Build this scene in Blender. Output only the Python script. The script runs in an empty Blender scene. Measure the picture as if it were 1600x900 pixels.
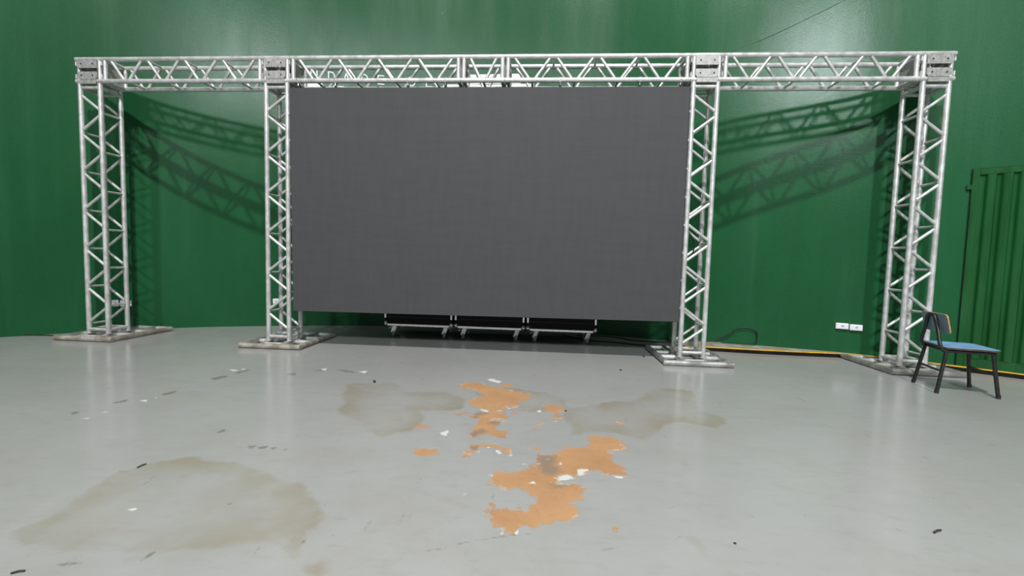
import bpy, bmesh, math, random
import numpy as np
from mathutils import Vector, Matrix, Quaternion
random.seed(7)
scene = bpy.context.scene
COL = scene.collection

# ------------------------------------------------------------------ camera, world, lamps, exposure
cam_d = bpy.data.cameras.new('camera')
cam_d.sensor_width = 36.0
cam_d.lens = 36.0 * 691.63 / 1600.0
cam_d.clip_start = 0.05
cam = bpy.data.objects.new('camera', cam_d); COL.objects.link(cam)
YAW, PITCH, ROLL = -.0707, -.0647, .0256
_f = Vector((math.sin(YAW)*math.cos(PITCH), math.cos(YAW)*math.cos(PITCH), math.sin(PITCH)))
_r = Vector((math.cos(YAW), -math.sin(YAW), 0)); _u = _r.cross(_f)
_r2 = _r*math.cos(ROLL) + _u*math.sin(ROLL); _u2 = -_r*math.sin(ROLL) + _u*math.cos(ROLL)
_m = Matrix((_r2, _u2, -_f)).transposed().to_4x4(); _m.translation = Vector((5.4086, -4.7833, 1.0483))
cam.matrix_world = _m
scene.camera = cam

world = bpy.data.worlds.new('hall_ambient'); scene.world = world
world.use_nodes = True
_bg = world.node_tree.nodes['Background']
_bg.inputs[0].default_value = (.93, .97, 1.0, 1); _bg.inputs[1].default_value = .20

def lamp(name, loc, target, power, size, col=(1, .985, .96), spread=180):       # hall lamps hung from the ceiling, behind and above the camera
    l = bpy.data.lights.new(name, 'AREA'); l.shape = 'DISK'; l.size = size; l.energy = power; l.color = col; l.spread = math.radians(spread)
    o = bpy.data.objects.new(name, l); COL.objects.link(o); o.location = loc
    o.rotation_euler = (Vector(target) - Vector(loc)).to_track_quat('-Z', 'Y').to_euler()
    return o
lamp('hall_lamp', (5.4, -7.0, 11.8), (5.3, -4.2, 0), 1380, .36)
lamp('hall_lamp', (7.2, -17.0, 10.2), (11.0, 0, 1.8), 290, 1.2, (.90, .96, 1.0), 72)
lamp('hall_lamp', (2.2, -17.0, 10.0), (-1.5, 0, 1.8), 170, 1.2, (.93, .97, 1.0), 72)
vs = scene.view_settings
vs.view_transform = 'Standard'; vs.look = 'None'; vs.gamma = 1.0; vs.exposure = 0.12; vs.use_curve_mapping = False

# ------------------------------------------------------------------ materials
MATS = {}
def srgb(r, g, b):
    f = lambda c: (c/255/12.92) if c/255 <= .04045 else ((c/255+.055)/1.055)**2.4
    return (f(r), f(g), f(b), 1)
class NT:
    def __init__(self, name):
        self.m = bpy.data.materials.new(name); self.m.use_nodes = True
        self.t = self.m.node_tree; self.b = self.t.nodes['Principled BSDF']
        MATS[name] = self.m
    def n(self, typ, **kw):
        nd = self.t.nodes.new(typ)
        for k, v in kw.items():
            if k.startswith('i_'):
                key = k[2:]; key = int(key) if key.isdigit() else key.replace('_', ' ')
                nd.inputs[key].default_value = v
            else: setattr(nd, k, v)
        return nd
    def l(self, a, b): self.t.links.new(a, b)
    def pos(self):
        return self.n('ShaderNodeNewGeometry').outputs['Position']
    def scaled(self, vec, s):
        v = self.n('ShaderNodeVectorMath', operation='MULTIPLY'); self.l(vec, v.inputs[0]); v.inputs[1].default_value = s
        return v.outputs[0]
    def noise(self, vec, scale, detail=3, rough=.55):
        nd = self.n('ShaderNodeTexNoise', i_Scale=scale, i_Detail=detail, i_Roughness=rough); self.l(vec, nd.inputs['Vector'])
        return nd.outputs['Fac']
    def math(self, op, a, b=None, clamp=False):
        nd = self.n('ShaderNodeMath', operation=op); nd.use_clamp = clamp
        for i, x in enumerate((a, b)):
            if x is None: continue
            if isinstance(x, (int, float)): nd.inputs[i].default_value = x
            else: self.l(x, nd.inputs[i])
        return nd.outputs[0]
    def ramp(self, x, a, b, lo=0., hi=1., smooth=True):
        nd = self.n('ShaderNodeMapRange'); nd.interpolation_type = 'SMOOTHSTEP' if smooth else 'LINEAR'
        nd.inputs['From Min'].default_value = a; nd.inputs['From Max'].default_value = b
        nd.inputs['To Min'].default_value = lo; nd.inputs['To Max'].default_value = hi
        self.l(x, nd.inputs['Value']); return nd.outputs['Result']
    def mix(self, fac, a, b):
        nd = self.n('ShaderNodeMix', data_type='RGBA')
        if isinstance(fac, (int, float)): nd.inputs[0].default_value = fac
        else: self.l(fac, nd.inputs[0])
        for i, x in ((6, a), (7, b)):
            if isinstance(x, tuple): nd.inputs[i].default_value = x
            else: self.l(x, nd.inputs[i])
        return nd.outputs[2]
    def bump(self, h, strength, dist):
        nd = self.n('ShaderNodeBump', i_Strength=strength, i_Distance=dist); self.l(h, nd.inputs['Height'])
        self.l(nd.outputs[0], self.b.inputs['Normal'])
    def set(self, **kw):
        for k, v in kw.items():
            k = k.replace('_', ' ')
            if isinstance(v, (int, float, tuple)): self.b.inputs[k].default_value = v
            else: self.l(v, self.b.inputs[k])
        return self

def simple(name, c1, c2, scale=20, rough=.5, metal=0., bump=0., stretch=(1, 1, 1), rvar=.1):
    t = NT(name); p = t.scaled(t.pos(), stretch)
    n = t.noise(p, scale, 4); k = t.ramp(n, .35, .65)
    t.set(Base_Color=t.mix(k, c1, c2), Roughness=t.ramp(n, .3, .7, rough-rvar, rough+rvar), Metallic=metal)
    if bump: t.bump(n, bump, .01)
    return t.m

simple('aluminium', (.56, .555, .54, 1), (.69, .69, .685, 1), 14, .42, .45, 0)
simple('aluminium_plate', (.34, .33, .31, 1), (.46, .455, .44, 1), 30, .5, .35, .05)
simple('dirty_pipe', (.28, .235, .185, 1), (.46, .43, .385, 1), 9, .55, .25, .1)
simple('worn_pipe', (.34, .33, .31, 1), (.56, .55, .53, 1), 9, .38, .6, .05)
simple('bolt_dark', (.02, .02, .02, 1), (.04, .04, .04, 1), 40, .6)
simple('black_case', (.006, .006, .007, 1), (.010, .010, .011, 1), 60, .6, 0, .05)
simple('black_rubber', (.010, .010, .010, 1), (.022, .021, .020, 1), 30, .6)
simple('case_metal', (.86, .87, .89, 1), (.93, .94, .95, 1), 30, .24, .9, 0, (1, 1, 1), .06)
simple('caster_metal', (.82, .82, .81, 1), (.92, .92, .91, 1), 40, .28, .7)
simple('black_tube', (.012, .011, .010, 1), (.022, .020, .018, 1), 40, .38)
simple('blue_laminate', srgb(118, 158, 200), srgb(134, 172, 212), 12, .42)
simple('blue_back', srgb(128, 152, 172), srgb(138, 162, 182), 14, .5)
simple('dark_edge', srgb(70, 52, 40), srgb(96, 74, 56), 30, .55)
simple('wood_edge', srgb(176, 124, 72), srgb(196, 146, 92), 30, .55)
simple('yellow_paint', srgb(214, 162, 30), srgb(232, 186, 60), 12, .5)
simple('white_plastic', (.74, .74, .78, 1), (.80, .80, .83, 1), 20, .4)
simple('white_letter', (.78, .80, .79, 1), (.86, .87, .86, 1), 20, .5)
simple('grey_plastic', (.35, .35, .37, 1), (.42, .42, .44, 1), 40, .5)
simple('teal_strap', srgb(10, 70, 90), srgb(20, 90, 105), 40, .6)
simple('kerb_riser', (.006, .005, .0045, 1), (.014, .012, .010, 1), 9, .7, 0, .05)
simple('kerb_concrete', srgb(140, 138, 126), srgb(168, 165, 154), 7, .6, 0, .08)
simple('debris_dark', (.02, .018, .015, 1), (.05, .045, .04, 1), 60, .7)
simple('shadow_line_green', srgb(48, 100, 72), srgb(54, 108, 78), 30, .5)  # colour of the strip that imitates a cable shadow on the wall

def wall_material():
    t = NT('green_wall'); p = t.pos()
    big = t.noise(t.scaled(p, (1, 1, .45)), .9, 4, .6)
    streak = t.noise(t.scaled(p, (1, 1, .06)), 3.2, 4, .6)
    fine = t.noise(p, 160, 3, .7)
    med = t.noise(p, 22, 4, .6)
    c = t.mix(t.ramp(big, .3, .7), srgb(22, 77, 43), srgb(28, 87, 51))
    c = t.mix(t.math('MULTIPLY', t.ramp(streak, .55, .72), .22), c, srgb(54, 106, 74))
    c = t.mix(t.math('MULTIPLY', t.ramp(fine, .45, .65), .34), c, srgb(48, 100, 66))
    chips = t.noise(t.scaled(p, (1, 1, .6)), 9, 5, .75)
    c = t.mix(t.ramp(chips, .735, .75), c, srgb(140, 165, 140))
    h = t.math('ADD', t.math('ADD', t.math('MULTIPLY', fine, .5), t.math('MULTIPLY', med, .8)), t.math('MULTIPLY', t.noise(p, 65, 2, .6), .9))
    t.set(Base_Color=c, Roughness=t.ramp(streak, .35, .7, .23, .30), Specular_IOR_Level=.22)
    t.bump(h, .26, .003)
wall_material()

def door_material():
    t = NT('green_metal'); p = t.pos()
    s = t.noise(t.scaled(p, (1, 1, .15)), 9, 4, .6)
    c = t.mix(t.ramp(s, .3, .7), srgb(20, 72, 32), srgb(28, 86, 42))
    t.set(Base_Color=c, Roughness=t.ramp(s, .3, .7, .16, .26)); t.bump(s, .1, .004)
door_material()
simple('door_gap', (.004, .010, .006, 1), (.006, .014, .008, 1), 30, .8)

def screen_material():
    t = NT('led_face'); p = t.pos()
    a = t.noise(t.scaled(p, (1, 1, .12)), 22, 3, .6); b = t.noise(t.scaled(p, (.12, 1, 1)), 22, 3, .6)
    g = t.noise(p, 150, 2, .6)
    k = t.math('ADD', t.math('MULTIPLY', t.math('ADD', a, b), .3), t.math('MULTIPLY', g, .4))
    t.set(Base_Color=t.mix(t.ramp(k, .35, .65), (.066, .066, .068, 1), (.075, .075, .077, 1)), Roughness=.62, Specular_IOR_Level=.12)
    t.bump(g, .15, .003)
screen_material()
MATS['kerb_riser'].node_tree.nodes['Principled BSDF'].inputs['Specular IOR Level'].default_value = .1
MATS['black_case'].node_tree.nodes['Principled BSDF'].inputs['Specular IOR Level'].default_value = .2

def floor_material():
    t = NT('painted_floor'); p = t.pos()
    def at(n): return t.n('ShaderNodeAttribute', attribute_name=n).outputs['Fac']
    big = t.noise(p, .55, 4, .6); med = t.noise(p, 3.2, 5, .65); fine = t.noise(p, 26, 4, .65); grit = t.noise(p, 120, 2, .6)
    cloud = t.noise(t.scaled(p, (1, 1.5, 1)), 1.3, 5, .65)
    c = t.mix(t.ramp(big, .3, .7), (.342, .344, .336, 1), (.378, .379, .370, 1))
    c = t.mix(t.math('MULTIPLY', t.ramp(med, .42, .75), .35), c, (.305, .298, .272, 1))
    c = t.mix(t.math('MULTIPLY', t.ramp(cloud, .5, .72), .30), c, (.325, .305, .255, 1))
    c = t.mix(t.math('MULTIPLY', t.ramp(grit, .6, .75), .16), c, (.25, .24, .22, 1))
    smear = t.noise(t.scaled(p, (2.2, 5.5, 1)), 3.0, 6, .7)
    c = t.mix(t.math('MULTIPLY', t.ramp(smear, .5, .72), .28), c, (.27, .262, .24, 1))
    c = t.mix(t.math('MULTIPLY', t.ramp(smear, .45, .28), .22), c, (.43, .43, .425, 1))
    # soft beige stains
    sb = t.math('ADD', at('sd_beige'), t.math('MULTIPLY', t.math('SUBTRACT', med, .5), .22))
    rim = t.ramp(sb, .012, -.03)
    inner = t.ramp(sb, -.03, -.22, 1., .40)
    c = t.mix(t.math('MULTIPLY', t.math('MULTIPLY', rim, inner), t.ramp(t.noise(p, 2.4, 5, .6), .32, .66, .12, .95)), c, (.292, .268, .208, 1))
    # scratches, dashes of an old court line
    st = t.math('ADD', at('sd_thin'), t.math('MULTIPLY', t.math('SUBTRACT', fine, .5), .022))
    c = t.mix(t.math('MULTIPLY', t.ramp(st, .006, .001), t.ramp(med, .40, .6, .05, .55)), c, (.16, .15, .13, 1))
    scr = t.noise(t.scaled(p, (9, 2, 1)), 2.0, 6, .7)
    c = t.mix(t.math('MULTIPLY', t.ramp(scr, .645, .675), .42), c, (.20, .19, .17, 1))
    sd = t.math('ADD', at('sd_dark'), t.math('MULTIPLY', t.math('SUBTRACT', fine, .5), .05))
    c = t.mix(t.math('MULTIPLY', t.ramp(sd, .006, -.006), .75), c, (.17, .145, .12, 1))
    # bare patches where the paint has come away
    warp = t.math('ADD', t.math('MULTIPLY', t.math('SUBTRACT', fine, .5), .12), t.math('MULTIPLY', t.math('SUBTRACT', t.noise(p, 9, 4, .6), .5), .07))
    warp = t.math('ADD', warp, t.math('MULTIPLY', t.math('SUBTRACT', t.noise(p, 70, 3, .7), .5), .07))
    so = t.math('ADD', at('sd_orange'), warp)
    om = t.ramp(so, .0035, -.0035)
    oc = t.mix(t.ramp(med, .3, .7), srgb(174, 132, 94), srgb(186, 144, 103))
    oc = t.mix(t.math('MULTIPLY', t.ramp(fine, .5, .75), .45), oc, srgb(160, 114, 76))
    oc = t.mix(t.math('MULTIPLY', t.ramp(cloud, .52, .7), .35), oc, srgb(146, 114, 78))
    sg = t.math('ADD', at('sd_grey'), t.math('MULTIPLY', t.math('SUBTRACT', fine, .5), .10))
    oc = t.mix(t.math('MULTIPLY', t.ramp(sg, .02, -.03), .8), oc, srgb(128, 116, 104))
    edge = t.math('MULTIPLY', t.ramp(so, -.016, -.004), t.ramp(t.noise(p, 5.0, 4, .7), .53, .62))
    oc = t.mix(t.math('MULTIPLY', edge, .6), oc, srgb(232, 214, 194))
    oc = t.mix(t.math('MULTIPLY', t.ramp(t.noise(t.scaled(p, (1, 1.6, 1)), 34, 4, .7), .66, .72), .55), oc, srgb(212, 188, 158))
    c = t.mix(om, c, oc)
    sw = t.math('ADD', at('sd_white'), t.math('MULTIPLY', t.math('SUBTRACT', fine, .5), .05))
    wm = t.ramp(sw, .004, -.004)
    c = t.mix(wm, c, (.62, .61, .59, 1))
    bare = t.math('MAXIMUM', om, wm)
    r0 = t.ramp(med, .3, .75, .15, .27)
    r = t.n('ShaderNodeMix', data_type='FLOAT'); t.l(bare, r.inputs[0]); t.l(r0, r.inputs[2]); r.inputs[3].default_value = .7
    t.set(Base_Color=c, Roughness=r.outputs[0], Specular_IOR_Level=.5)
    h = t.math('ADD', t.math('MULTIPLY', bare, -1.0), t.math('MULTIPLY', med, .35))
    t.bump(h, .25, .004)
floor_material()

# ------------------------------------------------------------------ helpers
def link(name, mesh, mat=None, parent=None):
    o = bpy.data.objects.new(name, mesh); COL.objects.link(o)
    if mat is not None and not mesh.materials: mesh.materials.append(MATS[mat])
    if parent is not None: o.parent = parent
    return o
def tag(o, label, cat, group=None, kind=None):
    o['label'] = label
    if cat: o['category'] = cat
    if group: o['group'] = group
    if kind: o['kind'] = kind
    return o
def empty(name, loc, label, cat, group=None):
    o = bpy.data.objects.new(name, None); COL.objects.link(o); o.location = loc; o.empty_display_size = .1
    return tag(o, label, cat, group)
def finish(bm, name, smooth=False, angle=40):
    bmesh.ops.recalc_face_normals(bm, faces=bm.faces)
    me = bpy.data.meshes.new(name); bm.to_mesh(me); bm.free()
    if smooth:
        me.polygons.foreach_set('use_smooth', [True]*len(me.polygons))
        try: me.set_sharp_from_angle(angle=math.radians(angle))
        except Exception: pass
    return me
CACHE = {}
def tube_mesh(r, L, mat, seg=14):
    k = ('t', round(r, 4), round(L, 3), mat)
    if k not in CACHE:
        bm = bmesh.new()
        bmesh.ops.create_cone(bm, cap_ends=True, segments=seg, radius1=r, radius2=r, depth=L)
        me = finish(bm, 'tube', True); me.materials.append(MATS[mat]); CACHE[k] = me
    return CACHE[k]
def bar(name, a, b, r, mat, parent, seg=14):
    a, b = Vector(a), Vector(b); d = b - a
    o = link(name, tube_mesh(r, d.length, mat, seg), None, parent)
    off = Vector(root_of(parent)) if parent else Vector((0, 0, 0))
    o.location = (a+b)/2 - off
    o.rotation_mode = 'QUATERNION'; o.rotation_quaternion = Vector((0, 0, 1)).rotation_difference(d.normalized())
    return o
def root_of(o):                       # all thing empties are unrotated and sub-part parents sit at a plain offset
    v = Vector((0, 0, 0))
    while o is not None:
        v += o.location; o = o.parent
    return v
def box_mesh(name, sx, sy, sz, bevel=.0, mat=None, seg=1):
    k = ('b', round(sx, 4), round(sy, 4), round(sz, 4), round(bevel, 4), mat)
    if k not in CACHE:
        bm = bmesh.new(); bmesh.ops.create_cube(bm, size=1)
        bmesh.ops.scale(bm, vec=(sx, sy, sz), verts=bm.verts)
        if bevel: bmesh.ops.bevel(bm, geom=list(bm.edges), offset=bevel, segments=seg, affect='EDGES', profile=.5)
        me = finish(bm, name)
        if mat: me.materials.append(MATS[mat])
        CACHE[k] = me
    return CACHE[k]
def block(name, c, s, mat, parent=None, bevel=0., rot=None, seg=1):
    o = link(name, box_mesh(name, *s, bevel, mat, seg), None, parent)
    o.location = Vector(c) - (root_of(parent) if parent else Vector((0, 0, 0)))
    if rot: o.rotation_euler = rot
    return o
def prism_mesh(name, pts, y0, y1, mat, smooth=False):      # outline in x,z extruded along y
    bm = bmesh.new()
    A = [bm.verts.new((x, y0, z)) for x, z in pts]; B = [bm.verts.new((x, y1, z)) for x, z in pts]
    bm.faces.new(A); bm.faces.new(B[::-1])
    n = len(pts)
    for i in range(n): bm.faces.new((A[i], B[i], B[(i+1) % n], A[(i+1) % n]))
    me = finish(bm, name, smooth); me.materials.append(MATS[mat]); return me
def catmull(P, n=8):
    P = [Vector(p) for p in P]; P = [2*P[0]-P[1]] + P + [2*P[-1]-P[-2]]; o = []
    for i in range(1, len(P)-2):
        a, b, c, d = P[i-1:i+3]
        for k in range(n):
            t = k/n; o.append(.5*((2*b)+(c-a)*t+(2*a-5*b+4*c-d)*t*t+(3*b-a-3*c+d)*t**3))
    o.append(P[-2]); return o
def sweep_mesh(name, pts, r, mat, seg=8):
    pts = [Vector(p) for p in pts]; bm = bmesh.new(); rings = []
    up = Vector((.13, .21, 1)).normalized()
    for i, p in enumerate(pts):
        d = (pts[min(i+1, len(pts)-1)] - pts[max(i-1, 0)]).normalized()
        s = d.cross(up)
        if s.length < 1e-3: s = d.cross(Vector((1, 0, 0)))
        s.normalize(); w = s.cross(d).normalized(); up = w
        rings.append([bm.verts.new(p + (s*math.cos(a) + w*math.sin(a))*r) for a in [2*math.pi*k/seg for k in range(seg)]])
    for A, B in zip(rings[:-1], rings[1:]):
        for k in range(seg): bm.faces.new((A[k], A[(k+1) % seg], B[(k+1) % seg], B[k]))
    bm.faces.new(rings[0]); bm.faces.new(rings[-1][::-1])
    me = finish(bm, name, True); me.materials.append(MATS[mat]); return me
def place(name, me, parent=None):     # mesh given in world coordinates
    o = link(name, me, None, parent)
    if parent: o.location = -root_of(parent)
    return o

# ------------------------------------------------------------------ the curved green wall and the floor
CP = [(-4.6,-5.0),(-3.0,-2.6),(-1.75,-1.1),(-.82,-.16),(.34,.80),(1.46,1.27),(2.6,1.58),(4.3,1.8),(5.9,1.65),(6.6,1.48),(7.18,1.27),(7.9,.99),(8.7,.76),(9.2,.55),(9.79,.18),(10.21,-.12),(11.0,-.75),(12.3,-2.1),(13.8,-4.6)]
def wall_curve(n=24):
    o = np.array([p[:2] for p in catmull([(x, y, 0) for x, y in CP], n)])
    for _ in range(60): o[1:-1] = (o[:-2] + 2*o[1:-1] + o[2:])/4
    return o
WC = wall_curve()
def wall_at(x):                       # point on the wall face and its inward normal for a given x
    i = int(np.searchsorted(WC[:, 0], x)); i = min(max(i, 1), len(WC)-1)
    a, b = WC[i-1], WC[i]; t = (x-a[0])/(b[0]-a[0]); p = a+(b-a)*t; d = (b-a)/np.linalg.norm(b-a)
    return Vector((p[0], p[1], 0)), Vector((d[1], -d[0], 0)), Vector((d[0], d[1], 0))
def build_wall():
    pts = WC[::3] if (len(WC)-1) % 3 == 0 else np.vstack([WC[::3], WC[-1:]])
    bm = bmesh.new(); T = .2
    d = np.gradient(pts, axis=0); d /= np.linalg.norm(d, axis=1)[:, None]; nn = np.stack([-d[:, 1], d[:, 0]], 1)
    R = []
    for p, n in zip(pts, nn):
        q = p + n*T
        R.append([bm.verts.new(v) for v in ((p[0], p[1], -.05), (p[0], p[1], 6.4), (q[0], q[1], 6.4), (q[0], q[1], -.05))])
    for A, B in zip(R[:-1], R[1:]):
        for k in range(4): bm.faces.new((A[k], A[(k+1) % 4], B[(k+1) % 4], B[k]))
    bm.faces.new(R[0]); bm.faces.new(R[-1][::-1])
    o = link('wall_back', finish(bm, 'wall_back', True, 30), 'green_wall')
    o['kind'] = 'structure'; o['label'] = 'tall curved wall painted glossy dark green'
    return o
WALL = build_wall()

def sdf_poly(P, px, py):
    P = np.array(P); A = P; B = np.roll(P, -1, 0)
    d2 = np.full(px.shape, 1e9); ins = np.zeros(px.shape, bool)
    for (ax, ay), (bx_, by_) in zip(A, B):
        ex, ey = bx_-ax, by_-ay; L = ex*ex+ey*ey+1e-12
        t = np.clip(((px-ax)*ex+(py-ay)*ey)/L, 0, 1)
        d2 = np.minimum(d2, (px-ax-t*ex)**2+(py-ay-t*ey)**2)
        c = (ay > py) != (by_ > py)
        with np.errstate(divide='ignore', invalid='ignore'):
            xi = ax+(py-ay)*ex/(ey if ey != 0 else 1e-12)
        ins ^= c & (px < xi)
    d = np.sqrt(d2); return np.where(ins, -d, d)
def sdf_line(P, px, py):
    d2 = np.full(px.shape, 1e9)
    for (ax, ay), (bx_, by_) in zip(P[:-1], P[1:]):
        ex, ey = bx_-ax, by_-ay; L = ex*ex+ey*ey+1e-12
        t = np.clip(((px-ax)*ex+(py-ay)*ey)/L, 0, 1)
        d2 = np.minimum(d2, (px-ax-t*ex)**2+(py-ay-t*ey)**2)
    return np.sqrt(d2)
ORANGE=[
 [(4.767,-1.312),(4.755,-1.184),(4.795,-1.126),(4.897,-1.121),(4.983,-1.197),(5.049,-1.233),(5.115,-1.284),(5.197,-1.312),(5.323,-1.372),(5.326,-1.537),(5.282,-1.574),(5.238,-1.581),(5.255,-1.679),(5.226,-1.736),(5.173,-1.691),(5.149,-1.809),(5.107,-1.805),(5.059,-1.802),(4.99,-1.761),(4.932,-1.705),(4.88,-1.657),(4.899,-1.55),(4.983,-1.5),(4.982,-1.438),(4.925,-1.421),(4.902,-1.345),(4.866,-1.296),(4.82,-1.317)],
 [(5.07,-1.162),(5.134,-1.122),(5.178,-1.154),(5.142,-1.223),(5.086,-1.238)],
 [(4.966,-1.961),(4.963,-1.876),(4.992,-1.822),(5.054,-1.823),(5.131,-1.832),(5.206,-1.879),(5.207,-1.926),(5.169,-1.95),(5.105,-1.968),(5.193,-2),(5.131,-2.078),(5.143,-2.133),(5.205,-2.133),(5.214,-2.247),(5.156,-2.254),(5.116,-2.215),(5.065,-2.237),(5.023,-2.268),(5.001,-2.238),(4.999,-2.161),(5.015,-2.06),(5.023,-1.989),(5,-1.965)],
 [(4.734,-2.506),(4.733,-2.456),(4.769,-2.444),(4.818,-2.464),(4.868,-2.463),(4.862,-2.508),(4.827,-2.537),(4.806,-2.557),(4.76,-2.527)],
 [(4.638,-2.146),(4.668,-2.105),(4.728,-2.121),(4.74,-2.173),(4.693,-2.175)],
 [(4.839,-1.903),(4.867,-1.856),(4.921,-1.848),(4.919,-1.876),(4.879,-1.921)],
 [(5.222,-1.818),(5.244,-1.795),(5.266,-1.818),(5.241,-1.851)],
 [(4.997,-2.323),(5.009,-2.306),(5.022,-2.32),(5.012,-2.341)],
 [(5.004,-2.544),(5.003,-2.483),(5.024,-2.443),(5.026,-2.391),(5.061,-2.366),(5.11,-2.352),(5.15,-2.347),(5.204,-2.38),(5.237,-2.383),(5.249,-2.452),(5.222,-2.461),(5.178,-2.403),(5.127,-2.391),(5.085,-2.409),(5.075,-2.455),(5.049,-2.465),(5.041,-2.527),(5.03,-2.558)],
 [(5.431,-1.708),(5.438,-1.637),(5.478,-1.615),(5.524,-1.624),(5.581,-1.632),(5.576,-1.739),(5.505,-1.772),(5.466,-1.763)],
 [(5.5,-1.78),(5.53,-1.79),(5.554,-1.856),(5.536,-1.886),(5.513,-1.869)],
 [(5.474,-1.96),(5.502,-1.924),(5.526,-1.927),(5.511,-1.955)],
 [(5.402,-2.015),(5.418,-1.994),(5.429,-2.011),(5.416,-2.031)],
 [(5.354,-2.111),(5.378,-2.079),(5.401,-2.093),(5.383,-2.119)],
 [(5.895,-1.92),(5.927,-1.896),(5.961,-1.911),(5.932,-1.947)],
 [(5.388,-2.37),(5.402,-2.347),(5.416,-2.371),(5.399,-2.396)],
 [(5.403,-2.44),(5.43,-2.444),(5.497,-2.435),(5.516,-2.386),(5.569,-2.338),(5.626,-2.322),(5.689,-2.325),(5.716,-2.232),(5.689,-2.172),(5.745,-2.132),(5.802,-2.151),(5.87,-2.142),(5.892,-2.209),(5.886,-2.262),(5.911,-2.318),(5.803,-2.348),(5.804,-2.434),(5.809,-2.527),(5.85,-2.529),(5.838,-2.578),(5.861,-2.601),(5.853,-2.632),(5.803,-2.641),(5.751,-2.622),(5.698,-2.609),(5.661,-2.6),(5.632,-2.655),(5.594,-2.679),(5.54,-2.667),(5.507,-2.658),(5.491,-2.704),(5.514,-2.737),(5.572,-2.742),(5.613,-2.743),(5.622,-2.77),(5.621,-2.847),(5.631,-2.881),(5.59,-2.891),(5.551,-2.906),(5.552,-2.935),(5.597,-2.963),(5.575,-3.016),(5.533,-3.051),(5.492,-3.064),(5.467,-3.084),(5.423,-3.084),(5.404,-3.111),(5.369,-3.103),(5.345,-3.106),(5.342,-3.15),(5.323,-3.152),(5.304,-3.15),(5.286,-3.164),(5.284,-3.117),(5.248,-3.121),(5.218,-3.078),(5.212,-3.049),(5.222,-3.03),(5.202,-3.014),(5.21,-2.975),(5.205,-2.957),(5.226,-2.944),(5.235,-3.001),(5.27,-2.983),(5.318,-2.996),(5.367,-2.995),(5.363,-2.953),(5.405,-2.933),(5.41,-2.887),(5.377,-2.881),(5.354,-2.857),(5.349,-2.825),(5.3,-2.815),(5.267,-2.83),(5.231,-2.812),(5.187,-2.811),(5.186,-2.777),(5.205,-2.739),(5.192,-2.704),(5.204,-2.67),(5.265,-2.663),(5.326,-2.655),(5.349,-2.613),(5.399,-2.565),(5.411,-2.514)],
 [(5.327,-2.966),(5.342,-2.965),(5.338,-2.977)],
 [(5.714,-3.076),(5.727,-3.075),(5.721,-3.095),(5.713,-3.096)],
]
GREY=[
 [(4.966,-1.961),(4.963,-1.876),(4.992,-1.822),(5.054,-1.823),(5.06,-1.871),(5.011,-1.907),(4.992,-1.957)],
 [(5.075,-2.034),(5.131,-1.964),(5.193,-2),(5.129,-2.061)],
 [(5.001,-2.238),(5.008,-2.176),(5.05,-2.13),(5.096,-2.148),(5.074,-2.213),(5.023,-2.268)],
 [(5.151,-2.255),(5.212,-2.217),(5.214,-2.247)],
 [(5.022,-2.418),(5.029,-2.379),(5.063,-2.379),(5.085,-2.409),(5.053,-2.452)],
 [(5.403,-2.44),(5.497,-2.443),(5.523,-2.47),(5.495,-2.532),(5.523,-2.637),(5.473,-2.681),(5.431,-2.648),(5.405,-2.571)],
 [(5.466,-2.755),(5.513,-2.749),(5.572,-2.742),(5.547,-2.768),(5.477,-2.793)],
]
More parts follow.
